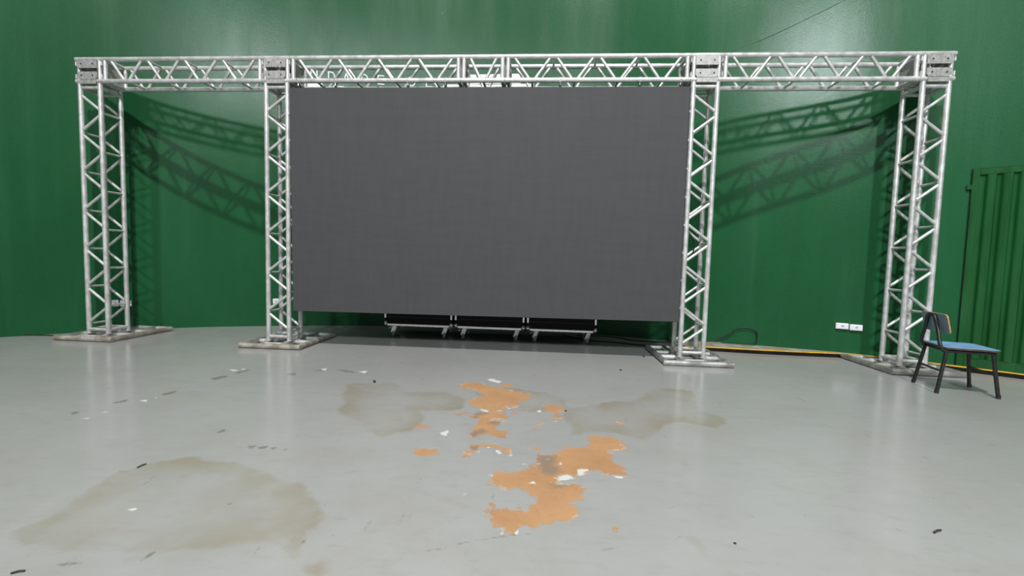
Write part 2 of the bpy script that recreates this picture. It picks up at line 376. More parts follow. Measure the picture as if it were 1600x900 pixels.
WHITE=[
 [(4.942,-1.013),(4.991,-0.979),(5.078,-1.07),(5.058,-1.119),(5.003,-1.082)],
 [(5.167,-1.702),(5.226,-1.736),(5.192,-1.747)],
 [(5.106,-1.795),(5.146,-1.779),(5.149,-1.811)],
 [(4.993,-1.781),(5.042,-1.784),(5.062,-1.832),(5.019,-1.818)],
 [(4.819,-2.233),(4.85,-2.185),(4.87,-2.203),(4.864,-2.272),(4.83,-2.254)],
 [(5.067,-2.456),(5.092,-2.441),(5.087,-2.466)],
 [(5.121,-2.391),(5.138,-2.392),(5.132,-2.41)],
 [(5.172,-2.426),(5.197,-2.427),(5.21,-2.469),(5.194,-2.471)],
 [(5.246,-2.489),(5.258,-2.463),(5.272,-2.476)],
 [(5.504,-2.678),(5.541,-2.66),(5.594,-2.679),(5.562,-2.707),(5.514,-2.719)],
 [(5.316,-2.576),(5.334,-2.562),(5.354,-2.571),(5.332,-2.583)],
 [(5.424,-2.495),(5.466,-2.492),(5.456,-2.511)],
 [(5.514,-2.551),(5.53,-2.53),(5.536,-2.555)],
 [(5.606,-2.594),(5.66,-2.587),(5.634,-2.636),(5.613,-2.67),(5.598,-2.621)],
 [(5.761,-2.639),(5.852,-2.634),(5.823,-2.66),(5.782,-2.656)],
 [(5.275,-3.126),(5.282,-3.121),(5.286,-3.164),(5.279,-3.165)],
 [(5.336,-3.119),(5.346,-3.142),(5.341,-3.159),(5.333,-3.151)],
 [(5.167,-2.707),(5.189,-2.704),(5.189,-2.726)],
 [(5.464,-2.725),(5.49,-2.74),(5.478,-2.753)],
 [(5.364,-2.767),(5.39,-2.746),(5.393,-2.763)],
 [(5.247,-2.475),(5.269,-2.465),(5.262,-2.496)],
 [(5.391,-1.759),(5.416,-1.718),(5.421,-1.777),(5.401,-1.787)],
 [(2.628,-1.951),(2.663,-1.917),(2.693,-1.969)],
 [(2.583,-2.297),(2.609,-2.27),(2.641,-2.31)],
 [(2.604,-2.189),(2.62,-2.175),(2.645,-2.207)],
 [(2.672,-1.887),(2.674,-1.857),(2.705,-1.896)],
 [(2.606,-1.065),(2.712,-1.07),(2.71,-1.116)],
 [(2.683,-1.004),(2.746,-1.017),(2.744,-1.064)],
 [(3.768,-0.955),(3.828,-0.898),(3.841,-0.988)],
 [(3.762,-3.17),(3.792,-3.162),(3.79,-3.176)],
 [(5.076,-2.895),(5.097,-2.887),(5.09,-2.91)],
 [(3.395,-0.927),(3.439,-0.87),(3.461,-0.962)],
]
DARK=[
 [(3.837,-2.548),(3.866,-2.536),(3.885,-2.575),(3.858,-2.578)],
 [(3.884,-2.542),(3.938,-2.535),(3.942,-2.575),(3.911,-2.571)],
 [(3.967,-2.547),(3.989,-2.536),(4,-2.576)],
 [(4.041,-2.562),(4.068,-2.534),(4.059,-2.568)],
 [(2.492,-2.013),(2.529,-1.938),(2.566,-1.974),(2.525,-2.035)],
 [(2.651,-1.8),(2.681,-1.699),(2.714,-1.742),(2.696,-1.838)],
 [(2.683,-1.354),(2.749,-1.24),(2.78,-1.297),(2.739,-1.404)],
 [(2.753,-1.175),(2.79,-1.009),(2.812,-1.075),(2.788,-1.191)],
 [(2.433,-2.226),(2.456,-2.199),(2.483,-2.231),(2.472,-2.256)],
 [(3.195,-1.121),(3.268,-1.087),(3.292,-1.148),(3.229,-1.159)],
 [(3.363,-1.002),(3.439,-0.895),(3.45,-0.964)],
 [(3.495,-0.885),(3.703,-0.943),(3.77,-1),(3.658,-0.974)],
 [(3.54,-2.391),(3.549,-2.34),(3.569,-2.377),(3.561,-2.407)],
 [(3.829,-3.491),(3.901,-3.474),(3.903,-3.48),(3.836,-3.494)],
 [(4.073,-3.44),(4.082,-3.396),(4.092,-3.401),(4.087,-3.445)],
 [(2.92,-2.807),(2.959,-2.802),(2.971,-2.815)],
 [(3.436,-2.884),(3.471,-2.88),(3.479,-2.891)],
 [(4.642,-3.243),(4.685,-3.246),(4.68,-3.25)],
 [(4.552,-3.294),(4.565,-3.274),(4.57,-3.292),(4.563,-3.304)],
 [(4.124,-3.095),(4.133,-3.07),(4.142,-3.093)],
]
BEIGE=[
 [(3.481,-3.354),(3.494,-3.272),(3.463,-3.104),(3.453,-2.894),(3.527,-2.765),(3.667,-2.689),(3.904,-2.731),(4.153,-2.807),(4.349,-2.928),(4.459,-3.021),(4.583,-3.13),(4.599,-3.212),(4.559,-3.264),(4.58,-3.368),(4.493,-3.308),(4.232,-3.406),(3.89,-3.417),(3.755,-3.425),(3.651,-3.409)],
 [(4.624,-3.412),(4.676,-3.384),(4.733,-3.43),(4.717,-3.462),(4.658,-3.453)],
 [(3.826,-1.34),(4.192,-1.242),(4.395,-1.461),(4.681,-1.382),(4.895,-1.591),(4.864,-1.808),(4.614,-1.883),(4.672,-2.164),(4.516,-2.343),(4.296,-2.185),(4.051,-1.927)],
 [(4.861,-1.388),(5.177,-1.214),(5.587,-1.407),(5.62,-1.696),(5.352,-1.814),(5.075,-1.709)],
 [(5.574,-1.703),(5.767,-1.563),(6.094,-1.424),(6.407,-1.035),(6.687,-1.064),(6.57,-1.557),(6.656,-1.738),(6.555,-1.946),(6.327,-1.844),(6.225,-1.915),(6.04,-2.194),(5.873,-2.071),(5.592,-2.179)],
 [(6.159,-2.413),(6.224,-2.397),(6.181,-2.513),(6.143,-2.49)],
 [(5.951,-3.076),(6.019,-3.092),(6.041,-3.166),(6.035,-3.226),(5.999,-3.22),(5.991,-3.142)],
 [(4.55,-3.142),(4.577,-3.117),(4.6,-3.179),(4.592,-3.213)],
]
THIN=[
 [(5.123,-3.238),(5.224,-3.197),(5.318,-3.163),(5.391,-3.147)],
 [(5.007,-3.294),(5.093,-3.263)],
 [(3.596,-3.469),(3.589,-3.409),(3.594,-3.353)],
 [(4.65,-3.238),(4.692,-3.249)],
 [(4.575,-1.976),(4.645,-1.917)],
 [(5.158,-3.298),(5.161,-3.277),(5.173,-3.251)],
 [(5.649,-3.216),(5.761,-3.167)],
 [(8.586,-0.783),(8.664,-0.789),(8.655,-0.845)],
 [(5.959,-2.909),(6.022,-2.877)],
 [(5.936,-3.129),(5.961,-3.099)],
 [(3.638,-0.931),(3.777,-0.976)],
]

def build_floor():
    xs = np.concatenate([np.arange(-6, .4, .4), np.arange(.4, 3.4, .03), np.arange(3.4, 6.6, .0125), np.arange(6.6, 8.8, .03), np.arange(8.8, 15.01, .4)])
    ys = np.concatenate([np.arange(-13, -3.7, .4), np.arange(-3.7, -.9, .0125), np.arange(-.9, .6, .03), np.arange(.6, 2.5, .3)])
    X, Y = np.meshgrid(xs, ys); nx, ny = len(xs), len(ys)
    co = np.stack([X.ravel(), Y.ravel(), np.zeros(X.size)], 1).astype(np.float32)
    i = np.arange(nx*ny).reshape(ny, nx)
    q = np.stack([i[:-1, :-1], i[:-1, 1:], i[1:, 1:], i[1:, :-1]], -1).reshape(-1, 4)
    me = bpy.data.meshes.new('floor')
    me.vertices.add(len(co)); me.vertices.foreach_set('co', co.ravel())
    me.loops.add(q.size); me.loops.foreach_set('vertex_index', q.ravel().astype(np.int32))
    me.polygons.add(len(q)); me.polygons.foreach_set('loop_start', np.arange(0, q.size, 4, dtype=np.int32))
    me.polygons.foreach_set('loop_total', np.full(len(q), 4, np.int32))
    me.update(calc_edges=True)
    px, py = co[:, 0].astype(float), co[:, 1].astype(float)
    for nm, polys, fn in (('sd_orange', ORANGE, sdf_poly), ('sd_grey', GREY, sdf_poly), ('sd_white', WHITE, sdf_poly), ('sd_dark', DARK, sdf_poly), ('sd_beige', BEIGE, sdf_poly), ('sd_thin', THIN, sdf_line)):
        v = np.full(len(px), .6)
        for P in polys:
            a = np.array(P); m = .6
            s = (px > a[:, 0].min()-m) & (px < a[:, 0].max()+m) & (py > a[:, 1].min()-m) & (py < a[:, 1].max()+m)
            v[s] = np.minimum(v[s], fn(P, px[s], py[s]))
        at = me.attributes.new(nm, 'FLOAT', 'POINT'); at.data.foreach_set('value', v.astype(np.float32))
    o = link('floor', me, 'painted_floor'); o['kind'] = 'structure'; o['label'] = 'glossy grey painted floor with worn orange patches'
    return o
build_floor()

# low kerb along the right of the wall: concrete top, yellow painted edge, dark riser
def build_kerb():
    H = .048
    front = [(7.12, .70), (7.5, .685), (7.95, .635), (8.5, .605), (8.95, .59)]
    for x in (9.25, 9.5, 9.764, 9.95, 10.138, 10.5, 11.0, 11.8):
        p, n, d = wall_at(x); q = p + n*.055; front.append((q.x, q.y))
    fr = catmull([(x, y, 0) for x, y in front], 4)
    bm = bmesh.new(); R = []
    for p in fr:
        b, n, d = wall_at(p.x); b = b - n*.02
        R.append([bm.verts.new(v) for v in ((p.x, p.y, 0), (p.x, p.y, H), (b.x, b.y, H), (b.x, b.y, 0))])
    for A, B in zip(R[:-1], R[1:]):
        for k in range(4): bm.faces.new((A[k], A[(k+1) % 4], B[(k+1) % 4], B[k]))
    bm.faces.new(R[0]); bm.faces.new(R[-1][::-1])
    o = link('trim_1', finish(bm, 'trim_1'), 'kerb_concrete'); o['kind'] = 'structure'; o['label'] = 'low concrete kerb with yellow edge along wall foot'
    def strip(name, prof, mat):
        bm = bmesh.new(); R = []
        for i, p in enumerate(fr):
            d = (fr[min(i+1, len(fr)-1)] - fr[max(i-1, 0)]).normalized(); n = Vector((d.y, -d.x, 0))
            R.append([bm.verts.new(p + n*a + Vector((0, 0, z))) for a, z in prof])
        k_ = len(prof)
        for A, B in zip(R[:-1], R[1:]):
            for k in range(k_): bm.faces.new((A[k], A[(k+1) % k_], B[(k+1) % k_], B[k]))
        bm.faces.new(R[0]); bm.faces.new(R[-1][::-1])
        return link(name, finish(bm, name), mat, o)
    strip('yellow_edge', [(.010, H+.003), (.010, H-.006), (-.026, H-.006), (-.026, H+.003)], 'yellow_paint')['label'] = 'yellow painted kerb edge'
    strip('riser', [(.007, H-.006), (.014, .0), (-.004, .0), (-.004, H-.006)], 'kerb_riser')['label'] = 'black kerb riser'
build_kerb()

# corrugated metal door on the right
def build_door():
    P0, n0, _ = wall_at(9.785); P1, _, _ = wall_at(10.95)
    t = (P1-P0).normalized(); n = Vector((t.y, -t.x, 0)); W = (P1-P0).length
    root = bpy.data.objects.new('door_1', None); COL.objects.link(root); root.location = (P0.x, P0.y, .045)
    root['kind'] = 'structure'; root['label'] = 'green corrugated metal door in green frame behind the chair'
    root.rotation_euler = (0, 0, math.atan2(t.y, t.x)); HT = 2.045      # local: x along door, -y into the room
    def bx(name, x0, x1, z0, z1, y0, y1, mat, bev=.003):
        o = link(name, box_mesh(name, x1-x0, y1-y0, z1-z0, bev, mat), None, root); o.location = ((x0+x1)/2, (y0+y1)/2, (z0+z1)/2); return o
    bx('jamb_gap', -.001, .006, 0, HT+.007, -.012, .01, 'door_gap', 0); bx('jamb_gap', 0, W, HT, HT+.007, -.012, .01, 'door_gap', 0)
    bx('frame_stile', .006, .06, 0, HT, -.03, .01, 'green_metal'); bx('frame_stile', W-.06, W, 0, HT, -.03, .01, 'green_metal')
    bx('frame_rail', .06, W-.06, HT-.06, HT, -.03, .01, 'green_metal'); bx('frame_rail', .06, W-.06, 0, .10, -.03, .01, 'green_metal')
    # corrugated sheet: trapezoid ribs
    p = .112; prof = []; x = .075
    while x < W-.07-p:
        for q, d in ((0, 0), (.16, .02), (.24, .22), (.32, .75), (.40, .98), (.50, 1), (.76, 1), (.86, .98), (.93, .6), (.98, .12)): prof.append((x+q*p, -.006-.030*d))
        x += p
    prof.append((W-.06, -.006)); prof.insert(0, (.06, -.006))
    bm = bmesh.new(); z0, z1 = .10, HT-.06
    rows = [[bm.verts.new((a, b, z)) for a, b in prof] for z in (z0, z1)]
    back = [[bm.verts.new((a, .008, z)) for a, b in prof] for z in (z0, z1)]
    for i in range(len(prof)-1):
        bm.faces.new((rows[0][i], rows[0][i+1], rows[1][i+1], rows[1][i]))
        bm.faces.new((back[0][i], back[1][i], back[1][i+1], back[0][i+1]))
        for k in (0, 1): bm.faces.new((rows[k][i], back[k][i], back[k][i+1], rows[k][i+1]))
    link('corrugated_sheet', finish(bm, 'corrugated_sheet', True, 50), 'green_metal', root)
    for z in (1.84,): bx('hinge', -.03, .03, z, z+.05, -.028, -.006, 'green_metal', .004)
build_door()

# ------------------------------------------------------------------ the aluminium truss portal
S = .24; RC = .0255; RD = .0155; HT = 3.172; HB = HT - S; ZF = .06
TX = [.112, 2.310, 6.881, 9.093]
TL = ['vertical aluminium truss tower at the far left end of the frame', 'vertical aluminium truss tower at the left edge of the screen',
      'vertical aluminium truss tower at the right edge of the screen', 'vertical aluminium truss tower behind the blue chair at the right end']
def corner_block(root, x0):
    cb = bpy.data.objects.new('corner_block', None); COL.objects.link(cb); cb.parent = root
    cb.location = Vector((x0+S/2, S/2, HB)) - root_of(root); cb['label'] = 'bolted square corner block'
    a, b = x0-.04, x0+.28; P = cb
    for y in (0, S):
        for z in (HT, HB): bar('chord', (a, y, z), (b, y, z), RC, 'aluminium', P)
        for x in (x0-.004, x0+S+.004): bar('post', (x, y, HB), (x, y, HT), .021, 'aluminium', P)
    for x in (x0-.004, x0+S+.004):
        for z in (HT, HB): bar('rung', (x, 0, z), (x, S, z), .019, 'aluminium', P)
    for y, s in ((-.030, 1), (S+.030, -1)):                     # pairs of bolted plates on front and back
        x1, x2 = x0+.006, x0+S-.006; h = .088; c = .028
        for z0, low in ((HT-.105, False), (HB+.008, True)):
            pts = [(x1+c, z0), (x2-c, z0), (x2, z0+c), (x2, z0+h), (x1, z0+h), (x1, z0+c)] if low else [(x1, z0), (x2, z0), (x2, z0+h), (x2-.012, z0+h+.012), (x1+.012, z0+h+.012), (x1, z0+h)]
            pl = place('plate', prism_mesh('plate', pts, y-.005, y+.005, 'aluminium_plate'), P)
            for bxx in (x0+.052, x0+S-.052):
                bar('bolt', (bxx, y-.008*s, z0+.046), (bxx, y+.002*s, z0+.046), .0085, 'bolt_dark', P, 10)
    place('plate', prism_mesh('plate', [(x0+.02, HB-.036), (x0+S-.02, HB-.036), (x0+S-.02, HB+.012), (x0+.02, HB+.012)], -.035, -.027, 'aluminium_plate'), P)
    for x in (x0-.016, x0+S+.016):                              # inner side plates, seen from the side bays
        for z in (HB+.055, HT-.06): block('plate', (x, S/2, z), (.008, S-.07, .085), 'aluminium_plate', P, .004)
        for z in (HB+.05, HT-.05):
            for y in (0, S): block('lug', (x0-.034 if x < x0 else x0+S+.034, y, z), (.012, .042, .05), 'aluminium', P, .005)
    for z in (HT+.012, HB-.012): block('plate', (x0+S/2, S/2, z), (S-.06, S-.06, .008), 'aluminium_plate', P, .004)
def base_frame(root, x0, k):
    bf = bpy.data.objects.new('base_frame', None); COL.objects.link(bf); bf.parent = root
    bf.location = Vector((x0+S/2, S/2, 0)) - root_of(root); bf['label'] = 'flat ladder base of scuffed metal pipes'
    P = bf; z = .031; r = .029; a, b = x0-.19, x0+.45; f, bk = -.185, .63
    front = 'dirty_pipe' if k < 2 else 'worn_pipe'; m = 'worn_pipe'
    yb = [bk]*4 if k < 3 else [.565, .51, .37, .225]
    bar('pipe', (a-r, f, z), (b+r, f, z), r, front, P)
    for i, x in enumerate((a, x0, x0+S, b)):
        bar('pipe', (x, f+r*.9, z), (x, yb[i], z), r if i in (0, 3) else .027, front if (i == 3 and k < 2) else m, P)
    for (i, j, y) in ((0, 1, .10), (2, 3, .10), (1, 2, -.09), (1, 2, .33), (0, 1, .33), (2, 3, .33), (0, 1, bk), (1, 2, bk), (2, 3, bk), (0, 1, -.125), (2, 3, -.125)):
        xx = (a, x0, x0+S, b)
        y = min(y, min(yb[i], yb[j])-.0) if y == bk else y
        if y > min(yb[i], yb[j])+.001 : continue
        bar('pipe', (xx[i]+.024, y, z), (xx[j]-.024, y, z), .024 if abs(y+.125) > .01 else .012, 'aluminium', P)
    for x in (x0, x0+S):
        for y in (0, S): block('foot_plate', (x, y, .059), (.07, .07, .006), 'aluminium_plate', P, .003)
def tower(k):
    x0 = TX[k]; root = empty('truss_tower', (x0+S/2, S/2, 0), TL[k], 'truss', 'vertical truss towers')
    ztop = HB-.028
    for dx in (0, S):
        for dy in (0, S): bar('chord', (x0+dx, dy, ZF), (x0+dx, dy, ztop), RC, 'aluminium', root)
    start = (0, 1, 0, 1)[k]; z = 2.805; hp = .2195; side = start
    xx = (x0, x0+S); n = 12
    for i in range(n):
        za, zb = z - i*hp, z - (i+1)*hp; sa = (side+i) % 2; sb = 1-sa
        sg = 1 if sb > sa else -1
        for y in (0, S): bar('diagonal', (xx[sa]+sg*.018, y, za-.032), (xx[sb]-sg*.018, y, zb+.032), RD, 'aluminium', root)
        bar('rung', (xx[sb], .012, zb), (xx[sb], S-.012, zb), .0125, 'aluminium', root)
    for zz in (2.862, .105):
        for y in (0, S): bar('rung', (x0, y, zz), (x0+S, y, zz), .019, 'aluminium', root)
        for x in xx: bar('rung', (x, 0, zz), (x, S, zz), .019, 'aluminium', root)
    for dx in (0, S):
        if k == 1 and dx: bar('coupling_ring', (x0+dx, S, .170), (x0+dx, S, .1735), RC+.0012, 'bolt_dark', root)
    corner_block(root, x0); base_frame(root, x0, k)
    return root
for k in range(4): tower(k)
def beam(xa, xb, nV, label):
    root = empty('truss_beam', ((xa+xb)/2, S/2, HB), label, 'truss', 'horizontal truss beams'); L = xb-xa
    xa += .002; xb -= .002
    for y in (0, S):
        for z in (HT, HB): bar('chord', (xa, y, z), (xb, y, z), RC, 'aluminium', root)
        for x in (xa+.028, xb-.028): bar('post', (x, y, HB), (x, y, HT), .0215, 'aluminium', root)
    for z in (HT, HB):
        for x in (xa+.028, xb-.028): bar('rung', (x, 0, z), (x, S, z), .019, 'aluminium', root)
    for s, x in ((1, xa+.004), (-1, xb-.004)): block('end_plate', (x, S/2, (HT+HB)/2), (.008, S-.05, S-.05), 'aluminium_plate', root, .003)
    a = xa+.06; p = (L-.12)/nV
    for i in range(nV):
        t0, b0, t1 = a+i*p, a+(i+.5)*p, a+(i+1)*p
        for y in (0, S):
            bar('diagonal', (t0+.040, y, HT-.018), (b0-.034, y, HB+.018), RD, 'aluminium', root)
            bar('diagonal', (b0+.034, y, HB+.018), (t1-.040, y, HT-.018), RD, 'aluminium', root)
        bar('rung', (b0, .012, HB), (b0, S-.012, HB), .0125, 'aluminium', root)
        if i < nV-1: bar('rung', (t1, .012, HT), (t1, S-.012, HT), .0125, 'aluminium', root)
    return root
E1 = [(TX[k]-.04, TX[k]+.28) for k in range(4)]
beam(E1[0][1], E1[1][0], 4, 'horizontal truss beam over the open left bay of the frame')
beam(E1[1][1], 4.470, 4, 'horizontal truss beam above the left half of the screen')
beam(4.470, 4.940, 1, 'short truss beam piece joining the two long ones above the screen')
beam(4.940, E1[2][0], 4, 'horizontal truss beam above the right half of the screen')
beam(E1[2][1], E1[3][0], 4, 'horizontal truss beam over the open right bay of the frame')

# ------------------------------------------------------------------ LED screen
def build_screen():
    root = empty('led_screen', (4.72, 0, .41), 'large dark grey blank video screen hung inside the truss frame', 'screen')
    Q = [(2.611, .405), (6.848, .431), (6.846, 2.858), (2.583, 2.852)]
    place('cabinet', prism_mesh('cabinet', Q, -.018, .075, 'black_case'), root)
    I = [(2.615, .409), (6.844, .435), (6.842, 2.854), (2.587, 2.848)]
    place('display_face', prism_mesh('display_face', I, -.026, -.017, 'led_face'), root)['label'] = 'matt dark grey display face'
    for x in (2.673, 3.091, 3.895, 4.302, 5.521, 6.340, 6.750):        # hangers around the lower front chord
        bar('hanging_collar', (x-.009, 0, HB), (x+.009, 0, HB), RC+.006, 'case_metal', root)
        bar('hanger_bolt', (x, 0, HB-.028), (x, 0, HB-.052), .008, 'case_metal', root, 8)
        block('hanger_strap', (x, .012, HB-.054), (.028, .012, .06), 'bolt_dark', root, .002)
    for z in [.55 + .29*i for i in range(8)]:
        block('edge_latch', (2.611-.0125*(z-.405)+.001-.004, -.012, z), (.012, .014, .022), 'case_metal', root, .002)
        block('edge_latch', (6.8485+.003, -.012, z+.03), (.010, .014, .022), 'case_metal', root, .002)
    for x in np.linspace(2.9, 6.55, 6): block('back_brace', (float(x), .09, 1.63), (.04, .03, 2.3), 'black_case', root, .004)
build_screen()

# ------------------------------------------------------------------ three flight cases behind the screen
def flight_case(x0, x1, label):
    y0, y1, zb, zt = .80, 1.36, .150, .92
    root = empty('flight_case', ((x0+x1)/2, (y0+y1)/2, 0), label, 'case', 'flight cases behind the screen')
    w = x1-x0
    block('body', ((x0+x1)/2, (y0+y1)/2, (zb+zt)/2), (w, y1-y0, zt-zb), 'black_case', root, .006)
    block('lid_seam', ((x0+x1)/2, y0-.002, .265), (w-.06, .010, .012), 'black_rubber', root, .002)
    for y in (y0, y1): block('edge_rail', ((x0+x1)/2, y, zb+.012), (w-.07, .022, .030), 'case_metal', root, .004)
    for x in (x0, x1): block('edge_rail', (x+(.004 if x == x0 else -.004), (y0+y1)/2, zb+.012), (.020, y1-y0-.07, .026), 'case_metal', root, .004)
    for x, s in ((x0, 1), (x1, -1)):
        for y in (y0, y1):
            block('corner_rail', (x+s*.010, y, .62), (.026, .026, .64-.06), 'case_metal', root, .004)
            block('corner_rail', (x+s*.010, y, .292), (.026, .026, .085), 'case_metal', root, .004)
            bm = bmesh.new(); bmesh.ops.create_uvsphere(bm, u_segments=12, v_segments=8, radius=.027)
            me = CACHE.setdefault('ballcorner', None) or finish(bm, 'ball_corner', True, 80)
            if CACHE['ballcorner'] is None: me.materials.append(MATS['case_metal']); CACHE['ballcorner'] = me
            o = link('ball_corner', me, None, root); o.location = Vector((x+s*.012, y+(.012 if y == y0 else -.012), zb+.030)) - root.location
            o.scale = (1, 1, 1.25)
    for i, x in enumerate((x0+.11, x1-.10)):
        for y in (y0+.075, y1-.075):
            c = bpy.data.objects.new('caster', None); COL.objects.link(c); c.parent = root; c.location = Vector((x, y, 0)) - root.location
            block('mount_plate', (x, y, zb-.004), (.09, .09, .008), 'caster_metal', c, .002)
            a = math.radians(24)
            for s in (-1, 1):
                block('fork', (x-.005+s*.021, y-.018, .098), (.007, .056, .098), 'caster_metal', c, .002, (0, math.radians(20), .25))
            block('fork', (x-.0, y-.046, .100), (.054, .007, .092), 'caster_metal', c, .002, (0, math.radians(20), .25))
            bm = bmesh.new(); bmesh.ops.create_cone(bm, cap_ends=True, segments=20, radius1=.045, radius2=.045, depth=.032)
            if 'wheel' not in CACHE:
                me = finish(bm, 'wheel', True); me.materials.append(MATS['grey_plastic']); CACHE['wheel'] = me
            o = link('wheel', CACHE['wheel'], None, c); o.location = (-.012, -.018, .046); o.rotation_euler = (0, math.pi/2+.2, .25)
            if i == 0: block('brake_lever', (x-.052, y-.03, .118), (.05, .022, .008), 'caster_metal', c, .002, (0, -.35, .2))
flight_case(3.366, 4.252, 'leftmost of three black wheeled flight cases behind the screen')
flight_case(4.290, 5.181, 'middle of three black wheeled flight cases behind the screen')
flight_case(5.217, 6.088, 'rightmost of three black wheeled flight cases behind the screen')

# ------------------------------------------------------------------ chair
def build_chair():
    th = math.radians(-14); root = empty('school_chair', (9.03, -.684, 0), 'blue topped school chair with black tube legs at right', 'chair')
    root.rotation_euler = (0, 0, th)                 # local: +x is the front of the seat, -y the near side
    def T(name, pts, r, mat='black_tube', n=6): return link(name, sweep_mesh(name, catmull(pts, n) if len(pts) > 2 else pts, r, mat, 10), None, root)
    zs = .385; R = .0140
    def leg(a, b):
        l = T('leg', [a, b], R)
        bm = bmesh.new(); bmesh.ops.create_cone(bm, cap_ends=True, segments=12, radius1=.0155, radius2=.0155, depth=.03)
        bmesh.ops.translate(bm, verts=bm.verts, vec=(a[0], a[1], .015)); link('foot_cap', finish(bm, 'foot_cap', True), 'black_rubber', l)
    leg((-.205, .18, .004), (-.150, .155, zs-.022)); leg((-.205, -.18, .004), (-.150, -.155, zs-.022))
    leg((.205, .18, .004), (.160, .155, zs-.022)); leg((.205, -.18, .004), (.160, -.155, zs-.022))
    T('stretcher', [(-.178, .168, .19), (-.178, -.168, .19)], .009); T('stretcher', [(.183, .168, .19), (.183, -.168, .19)], .009)
    for y in (.155, -.155): T('seat_frame', [(-.175, y, zs-.020), (.175, y, zs-.018)], R)
    T('seat_frame', [(-.150, .155, zs-.022), (-.150, -.155, zs-.022)], .010); T('seat_frame', [(.160, .155, zs-.020), (.160, -.155, zs-.020)], .010)
    # tapered loop that carries the backrest
    loop = [(-.165, .150, zs-.018), (-.190, .140, zs+.03), (-.193, .092, .53), (-.198, .058, .630), (-.200, .035, .655), (-.200, 0, .662),
            (-.200, -.035, .655), (-.198, -.058, .630), (-.193, -.100, .53), (-.190, -.140, zs+.03), (-.165, -.150, zs-.018)]
    T('back_support', loop, R)
    def panel(name, x0, x1, y0, y1, th, z, top, edge, curve, tilt=None, origin=(0, 0, 0), rad=.05):
        bm = bmesh.new(); pts = []
        for cx, cy, a0 in ((x1-rad, y1-rad, 0), (x0+rad, y1-rad, 90), (x0+rad, y0+rad, 180), (x1-rad, y0+rad, 270)):
            for k in range(5):
                a = math.radians(a0+k*22.5); pts.append((cx+rad*math.cos(a), cy+rad*math.sin(a)))
        A = [bm.verts.new((x, y, curve(x, y))) for x, y in pts]; B = [bm.verts.new((x, y, curve(x, y)-th)) for x, y in pts]
        fa = bm.faces.new(A); fb = bm.faces.new(B[::-1]); fb.material_index = 0
        for i in range(len(pts)):
            f = bm.faces.new((A[i], A[(i+1) % len(pts)], B[(i+1) % len(pts)], B[i])); f.material_index = 1
        me = finish(bm, name); me.materials.append(MATS[top]); me.materials.append(MATS[edge])
        return link(name, me, None, root)
    seat = panel('seat', -.175, .205, -.195, .195, .014, 0, 'blue_laminate', 'dark_edge', lambda x, y: 0)
    seat.location = (0, 0, zs+.014); seat['label'] = 'light blue laminate seat'
    back = panel('backrest', -.085, .085, -.19, .19, .010, 0, 'blue_back', 'wood_edge', lambda x, y: 0, rad=.03)
    back.location = (-.165, -.012, .594); back.rotation_euler = (0, math.radians(78), 0); back['label'] = 'blue backrest with bare wood edge'
build_chair()

# ------------------------------------------------------------------ things on the wall
def on_wall(x, off=0): 
    p, n, d = wall_at(x); return p + n*off, n, d
def outlet(xa, xb, z0, z1, label, group, mark=True):
    xc = (xa+xb)/2; p, n, d = on_wall(xc); w = (wall_at(xb)[0]-wall_at(xa)[0]).length
    root = empty('wall_outlet', (p.x, p.y, (z0+z1)/2), label, 'outlet', group); root.rotation_euler = (0, 0, math.atan2(d.y, d.x))
    o = link('box', box_mesh('box', w, .034, z1-z0, .006, 'white_plastic', 2), None, root); o.location = (0, -.015, 0)
    o = link('cover_plate', box_mesh('cover_plate', w*.86, .006, (z1-z0)*.84, .002, 'white_plastic'), None, root); o.location = (0, -.034, 0)
    if mark:
        o = link('socket', box_mesh('socket', .026, .006, .018, .002, 'grey_plastic'), None, root); o.location = (.005, -.0365, .004)
outlet(8.876, 8.992, .328, .398, 'left one of two white wall boxes beside the right tower', 'white wall outlets')
outlet(9.002, 9.112, .322, .392, 'right one of two white wall boxes beside the right tower', 'white wall outlets')
outlet(-.089, -.036, .315, .400, 'leftmost of three white wall boxes behind the far left tower', 'white wall outlets')
outlet(-.027, .026, .313, .395, 'middle of three white wall boxes behind the far left tower', 'white wall outlets')
outlet(.034, .068, .312, .391, 'rightmost of three white wall boxes behind the far left tower', 'white wall outlets')
outlet(1.541, 1.622, .324, .397, 'white wall box behind the tower left of the screen', 'white wall outlets')

